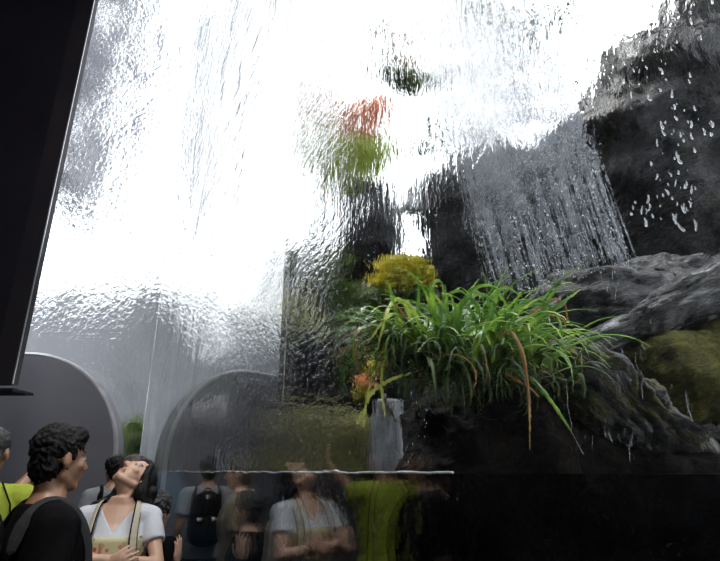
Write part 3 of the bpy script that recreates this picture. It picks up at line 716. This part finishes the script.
cascade('cascade', 'pale narrow cascade dropping into the pool left of the grass', [((378, 400), (408, 402)), ((374, 430), (410, 432)), ((373, 476), (412, 476)), ((373, 500), (414, 500))], 4.3, .12, 2, m='dimfall')
cascade('cascade', 'small white spout above the yellow-green shrub left of centre', [((284, 282), (296, 282)), ((280, 296), (298, 296)), ((276, 306), (300, 306))], 6.9, .1, 3)
# ------------------------------------------------------------------ plants
def blades(rnd, root, n, spr, L, w, az=None, up=(.5, 1.2), droop=(.8, 2.2), bm=None):
    bm = bm or bmesh.new()
    for i in range(n):
        a = rnd.uniform(*(az or (0, 2*PI))); l = L*rnd.uniform(.45, 1.1); ww = w*rnd.uniform(.5, 1.15)
        p = root+Vector((rnd.gauss(0, spr), rnd.gauss(0, spr*.6), rnd.uniform(-.02, .03)))
        el = rnd.uniform(*up); dr = rnd.uniform(*droop); K_ = 11; st = l/K_; prev = None
        for k in range(K_+1):
            f = k/K_; e = el-dr*f**1.5*1.3
            d = Vector((math.cos(a)*math.cos(e), math.sin(a)*math.cos(e), math.sin(e)))
            s = Vector((-math.sin(a), math.cos(a), 0)); nrm = s.cross(d)
            wd = ww*(.35+.65*min(1, f*5))*(1-f**2.2)+.0006
            c = (bm.verts.new(p-s*wd+nrm*wd*.5), bm.verts.new(p-nrm*.0007), bm.verts.new(p+s*wd+nrm*wd*.5))
            if prev: bm.faces.new((prev[0], prev[1], c[1], c[0])); bm.faces.new((prev[1], prev[2], c[2], c[1]))
            prev = c; p = p+d*st; a += rnd.gauss(0, .03)
    return bm
M['grass'] = leaf_mat('grass_blade', [(.3, (.03, .08, .012)), (.5, (.10, .22, .03)), (.7, (.32, .46, .06))], 7, .3)
M['grassD'] = leaf_mat('shaded_grass_blade', [(.3, (.015, .03, .008)), (.5, (.04, .07, .015)), (.7, (.10, .14, .03))], 7, .7)  # shaded copy of the grass: shade at the clump base put into the colour
M['dry'] = leaf_mat('dry_blade', [(.35, (.22, .09, .03)), (.6, (.32, .2, .04)), (.75, (.38, .08, .04))], 5, .5)
M['yleaf'] = leaf_mat('yellow_leaf', [(.3, (.12, .13, .015)), (.5, (.42, .38, .03)), (.65, (.7, .58, .04))], 5, .5)
M['gleaf'] = leaf_mat('green_leaf', [(.3, (.03, .06, .015)), (.55, (.10, .16, .03)), (.7, (.2, .26, .05))], 2, .5)
M['pleaf'] = leaf_mat('lime_leaf', [(.3, (.2, .3, .05)), (.5, (.42, .5, .08)), (.7, (.6, .6, .12))], 2, .5)
M['rleaf'] = leaf_mat('orange_pink_leaf', [(.3, (.55, .2, .14)), (.5, (.75, .36, .16)), (.7, (.8, .45, .33))], 3, .5)
def tuft(label, u, v, Y, n, spr, L, w, seed, az=None, up=(.6, 1.35), droop=(.8, 2.3), m='grass', dry=8, group=None, dark=0):
    rnd = random.Random(seed); r = at(u, v, Y); e = empty('grass_clump', r); tag(e, label, 'grass', group)
    put('green_blades', blades(rnd, Vector(), n, spr, L, w, az, up, droop), M[m], e, recalc=False)
    if dark: put('shaded_undergrowth', blades(rnd, Vector((0, 0, -.03)), dark, spr*1.3, L*.75, w*.8, None, (.1, 1.1), (1.4, 3)), M['grassD'], e, recalc=False)['label'] = 'hanging blades coloured darker for shade'
    if dry: put('dry_blades', blades(rnd, Vector(), dry, spr, L*1.0, w*.8, az, (.3, 1.0), (1.8, 3.0)), M['dry'], e, recalc=False)['label'] = 'orange-brown withered blades'
    return e
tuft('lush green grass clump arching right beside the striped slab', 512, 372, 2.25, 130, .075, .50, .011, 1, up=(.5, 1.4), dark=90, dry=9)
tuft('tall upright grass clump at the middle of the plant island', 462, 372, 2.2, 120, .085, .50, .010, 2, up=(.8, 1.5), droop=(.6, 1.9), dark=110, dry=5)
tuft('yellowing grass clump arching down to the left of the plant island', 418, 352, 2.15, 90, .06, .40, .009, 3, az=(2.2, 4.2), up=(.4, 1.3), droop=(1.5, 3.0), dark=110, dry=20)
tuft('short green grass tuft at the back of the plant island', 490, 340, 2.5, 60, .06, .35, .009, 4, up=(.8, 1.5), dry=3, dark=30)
def long_leaf(bm, uv, Y, w, o):
    P = [at(u, v, Y+dy)-o for (u, v, dy) in uv]; n = 18; prev = None
    def cr(t):
        x = t*(len(P)-1); i = min(int(x), len(P)-2); f = x-i; p0, p1, p2, p3 = P[max(i-1, 0)], P[i], P[i+1], P[min(i+2, len(P)-1)]
        return .5*((2*p1)+(p2-p0)*f+(2*p0-5*p1+4*p2-p3)*f*f+(3*p1-p0-3*p2+p3)*f**3)
    for k in range(n+1):
        f = k/n; p = cr(f); d = (cr(min(1, f+.02))-cr(max(0, f-.02))).normalized(); s = d.cross(Vector((.2, 1, .3))).normalized(); nn = s.cross(d)
        wd = w*(.4+.6*min(1, f*4))*(1-f**3)+.0008
        c = (bm.verts.new(p-s*wd+nn*wd*.5), bm.verts.new(p-nn*.0008), bm.verts.new(p+s*wd+nn*wd*.5))
        if prev: bm.faces.new((prev[0], prev[1], c[1], c[0])); bm.faces.new((prev[1], prev[2], c[2], c[1]))
        prev = c
cl = [o for o in C.objects if o.name.startswith('grass_clump')]
def hero(k, pn, m, L, lab=None):
    bm = bmesh.new()
    for uv, w in L: long_leaf(bm, uv, 2.2, w*.7, cl[k].location)
    o = put(pn, bm, M[m], cl[k], recalc=False)
    if lab: o['label'] = lab
hero(0, 'long_blades', 'grass', [([(512, 370, 0), (530, 330, -.1), (560, 308, -.2), (585, 290, -.2)], .012), ([(510, 365, 0), (536, 380, -.2), (556, 402, -.3), (576, 432, -.3)], .011),
    ([(505, 365, 0), (520, 310, -.1), (545, 302, -.15), (562, 318, -.15), (568, 350, -.15)], .009), ([(500, 360, 0), (498, 310, 0), (508, 288, -.1), (524, 296, -.1)], .012), ([(505, 360, 0), (530, 335, -.15), (556, 336, -.2), (574, 360, -.2)], .009),
    ([(506, 352, 0), (538, 322, -.1), (566, 306, -.1), (572, 296, -.1)], .010), ([(500, 350, 0), (512, 318, -.1), (530, 306, -.1), (560, 306, -.1)], .010)])
hero(0, 'withered_blades', 'dry', [([(500, 345, 0), (514, 332, -.2), (528, 356, -.3), (534, 400, -.3), (535, 450, -.3)], .009), ([(506, 372, 0), (520, 380, -.2), (534, 388, -.2), (544, 398, -.2)], .007),
    ([(520, 330, 0), (552, 302, -.1), (568, 304, -.1), (572, 322, -.1)], .006), ([(524, 330, 0), (548, 316, -.1), (566, 320, -.1), (570, 334, -.1)], .005)], 'long orange-brown withered blades')
hero(1, 'long_blades', 'grass', [([(455, 370, 0), (444, 320, 0), (436, 290, -.1), (446, 282, -.1), (452, 300, -.1)], .012), ([(460, 370, 0), (452, 310, 0), (448, 288, -.1)], .011), ([(465, 365, 0), (464, 320, -.1), (480, 296, -.1), (496, 300, -.1), (502, 318, -.1)], .011),
    ([(452, 365, 0), (470, 300, -.1), (490, 286, -.15), (508, 292, -.1)], .010), ([(458, 360, 0), (460, 320, 0), (474, 292, 0), (484, 280, 0)], .008), ([(450, 366, 0), (446, 330, -.1), (450, 300, -.1), (466, 292, -.15), (480, 306, -.15)], .011)])
hero(2, 'long_blades', 'pleaf', [([(425, 360, 0), (414, 312, -.1), (402, 300, -.1), (392, 318, -.2), (384, 352, -.2)], .010), ([(420, 370, 0), (405, 330, -.1), (392, 346, -.1), (380, 372, -.1), (374, 402, -.1), (370, 430, -.1)], .009),
    ([(420, 360, 0), (404, 318, -.1), (390, 322, -.2), (376, 344, -.2)], .010), ([(424, 372, 0), (398, 380, -.1), (380, 392, -.1), (372, 410, -.1), (366, 425, -.1)], .009), ([(428, 352, 0), (424, 322, -.1), (412, 302, -.1), (402, 306, -.1)], .010),
    ([(418, 360, 0), (396, 350, -.1), (388, 380, -.1), (392, 420, -.1)], .008)], 'long yellow-green arching blades')
def leaves(bm, rnd, c, r, n, s, flat=1.0):
    for i in range(n):
        d = Vector((rnd.gauss(0, 1), rnd.gauss(0, 1), rnd.gauss(0, 1))); d = d.normalized()*rnd.random()**.4
        p = c+Vector((d.x*r[0], d.y*r[1], d.z*r[2])); q = Quaternion((rnd.gauss(0, 1), rnd.gauss(0, 1), rnd.gauss(0, 1), rnd.gauss(0, 1))).normalized().to_matrix()
        k = s*rnd.uniform(.5, 1.3); V = [bm.verts.new(p+q@Vector(x)*k) for x in ((0, -1, 0), (.45, -.1, .12), (0, 1, 0), (-.45, -.1, .12))]
        bm.faces.new((V[0], V[1], V[2])); bm.faces.new((V[0], V[2], V[3]))
def plant(name, label, cat, Y, clumps, stem, s, seed, sr=.05):
    """clumps: (material, part name, [(u, v, ru, rv, n)])"""
    rnd = random.Random(seed); P0 = at(*stem[0], Y); e = empty(name, P0); tag(e, label, cat); px = at(361, 200, Y).x
    for m, pn, L in clumps:
        bm = bmesh.new()
        for u, v, ru, rv, n in L:
            c = at(u, v, Y)-P0; leaves(bm, rnd, c, (ru*px, ru*px*.8, rv*px), n, s)
        put(pn, bm, M[m], e, recalc=False, smooth=False)
    bm = bmesh.new(); pts = [at(u, v, Y)-P0 for u, v in stem]
    for i, (a, b) in enumerate(zip(pts, pts[1:])): cap(bm, a, b, sr*(1-i/len(pts)), sr*(1-(i+1)/len(pts))+.006, n=8)
    for m, pn, L in clumps:
        for u, v, ru, rv, n in L:
            c = at(u, v, Y)-P0; b = min(pts, key=lambda q: (q-c).length); cap(bm, b, c, sr*.35, .006, n=6)
    put('stem', bm, M['bark'], e)
plant('small_tree', 'small tree with orange-pink top and lime green leaves against the white sky', 'tree', 7.6,
    [('rleaf', 'orange_leaves', [(340, 124, 24, 17, 800), (366, 118, 24, 19, 800), (384, 106, 10, 12, 200), (360, 136, 22, 12, 400)]),
     ('pleaf', 'lime_leaves', [(340, 152, 32, 17, 1000), (365, 160, 28, 22, 1000), (350, 180, 32, 20, 900), (318, 160, 18, 11, 300), (386, 150, 10, 20, 200)])],
    [(366, 262), (362, 215), (358, 175), (362, 135)], .075, 21)
plant('small_tree', 'thin green branch with pink leaves left of the falling water', 'tree', 5.6,
    [('gleaf', 'green_leaves', [(396, 74, 20, 13, 900), (412, 84, 20, 10, 700), (388, 30, 16, 8, 400), (398, 52, 12, 12, 400), (440, 130, 10, 14, 300), (428, 150, 10, 10, 200)]),
     ('rleaf', 'pink_leaves', [(402, 42, 12, 9, 420), (410, 66, 9, 6, 220)])],
    [(452, 158), (440, 128), (422, 98), (404, 72), (394, 40), (384, 28)], .055, 22, .03)
plant('small_tree', 'leafy twigs with yellow-brown leaves hanging in at the top edge', 'tree', 4.6,
    [('yleaf', 'yellow_leaves', [(486, 10, 15, 11, 420), (478, -2, 14, 8, 260), (520, 16, 9, 7, 120)]), ('gleaf', 'green_leaves', [(536, 34, 19, 9, 420), (524, 46, 13, 7, 240), (550, 22, 12, 7, 200), (524, 68, 9, 9, 180), (562, 10, 14, 10, 200)])],
    [(590, 118), (572, 60), (550, 26), (524, 10), (484, 4)], .04, 23, .02)
plant('shrub', 'bright yellow shrub glowing above the grass', 'shrub', 5.2,
    [('yleaf', 'yellow_leaves', [(404, 270, 26, 14, 520), (398, 284, 28, 12, 420), (424, 278, 16, 16, 260)]), ('gleaf', 'green_leaves', [(384, 300, 22, 12, 200), (420, 298, 24, 10, 200)])],
    [(408, 336), (406, 310), (404, 280)], .05, 24)
plant('shrub', 'small yellow-green shrub under the white spout', 'shrub', 6.6,
    [('yleaf', 'yellow_leaves', [(290, 308, 20, 12, 700)]), ('pleaf', 'lime_leaves', [(294, 324, 28, 12, 700)])], [(292, 352), (290, 335), (289, 318)], .05, 25, .03)
plant('shrub', 'dim green bush by the tilted pale panel', 'shrub', 8.0,
    [('pleaf', 'lime_leaves', [(232, 312, 18, 18, 300), (216, 296, 18, 12, 160)]), ('gleaf', 'green_leaves', [(200, 300, 30, 22, 500)])], [(222, 372), (222, 340), (220, 310)], .07, 26)
plant('shrub', 'green bush against the grey wall low at the left', 'shrub', 10.5,
    [('gleaf', 'green_leaves', [(133, 440, 14, 20, 500), (150, 452, 12, 14, 300)])], [(140, 486), (138, 465), (136, 445)], .09, 27)
plant('shrub', 'orange-leaved weed left of the grass island', 'shrub', 3.2,
    [('rleaf', 'orange_leaves', [(372, 380, 10, 8, 60)]), ('yleaf', 'yellow_leaves', [(380, 366, 10, 10, 60), (368, 392, 8, 6, 40)])], [(400, 420), (388, 396), (376, 376)], .03, 28, .012)
plant('shrub', 'dark green ferns hanging over the stone terrace', 'shrub', 6.0,
    [('gleaf', 'green_leaves', [(340, 292, 24, 14, 400), (262, 300, 18, 12, 240), (330, 262, 26, 10, 260), (352, 316, 18, 10, 200)])], [(330, 345), (330, 315), (334, 292)], .05, 29, .03)
# ------------------------------------------------------------------ light
w = bpy.data.worlds.new('sky'); bpy.context.scene.world = w; w.use_nodes = True
bgn = w.node_tree.nodes['Background']; bgn.inputs[0].default_value = (.93, .96, 1, 1); bgn.inputs[1].default_value = 3.6
def area(name, loc, tgt, size, power, col=(1, 1, 1), spread=PI):
    l = bpy.data.lights.new(name, 'AREA'); l.size = size; l.energy = power; l.color = col; l.spread = spread
    o = bpy.data.objects.new(name, l); C.objects.link(o); o.location = loc
    o.rotation_euler = (Vector(tgt)-Vector(loc)).to_track_quat('-Z', 'Y').to_euler(); return o
area('hall_fill', (-.9, .3, 6.5), (-1.2, 3.0, 1.3), 1.2, 200, (1, .98, .96))  # unseen fill added over the visitors, in place of daylight through the glass
area('hall_fill', (-5.2, 5.9, 4.6), (-4.3, 6.75, 1.6), .8, 75, (.9, .94, 1))  # added light, hidden behind the bulkhead, to brighten the end wall
s = bpy.data.lights.new('sun', 'SUN'); s.energy = 5; s.angle = math.radians(25); s.color = (1, .98, .93)
so = bpy.data.objects.new('sun', s); C.objects.link(so); so.rotation_euler = Vector((.15, -.35, -1)).to_track_quat('-Z', 'Y').to_euler()
sc = bpy.context.scene
sc.view_settings.view_transform = 'Standard'; sc.view_settings.look = 'None'; sc.view_settings.exposure = 0; sc.view_settings.gamma = 1
sc.cycles.max_bounces = 12; sc.cycles.transmission_bounces = 12; sc.cycles.transparent_max_bounces = 24; sc.cycles.sample_clamp_indirect = 6
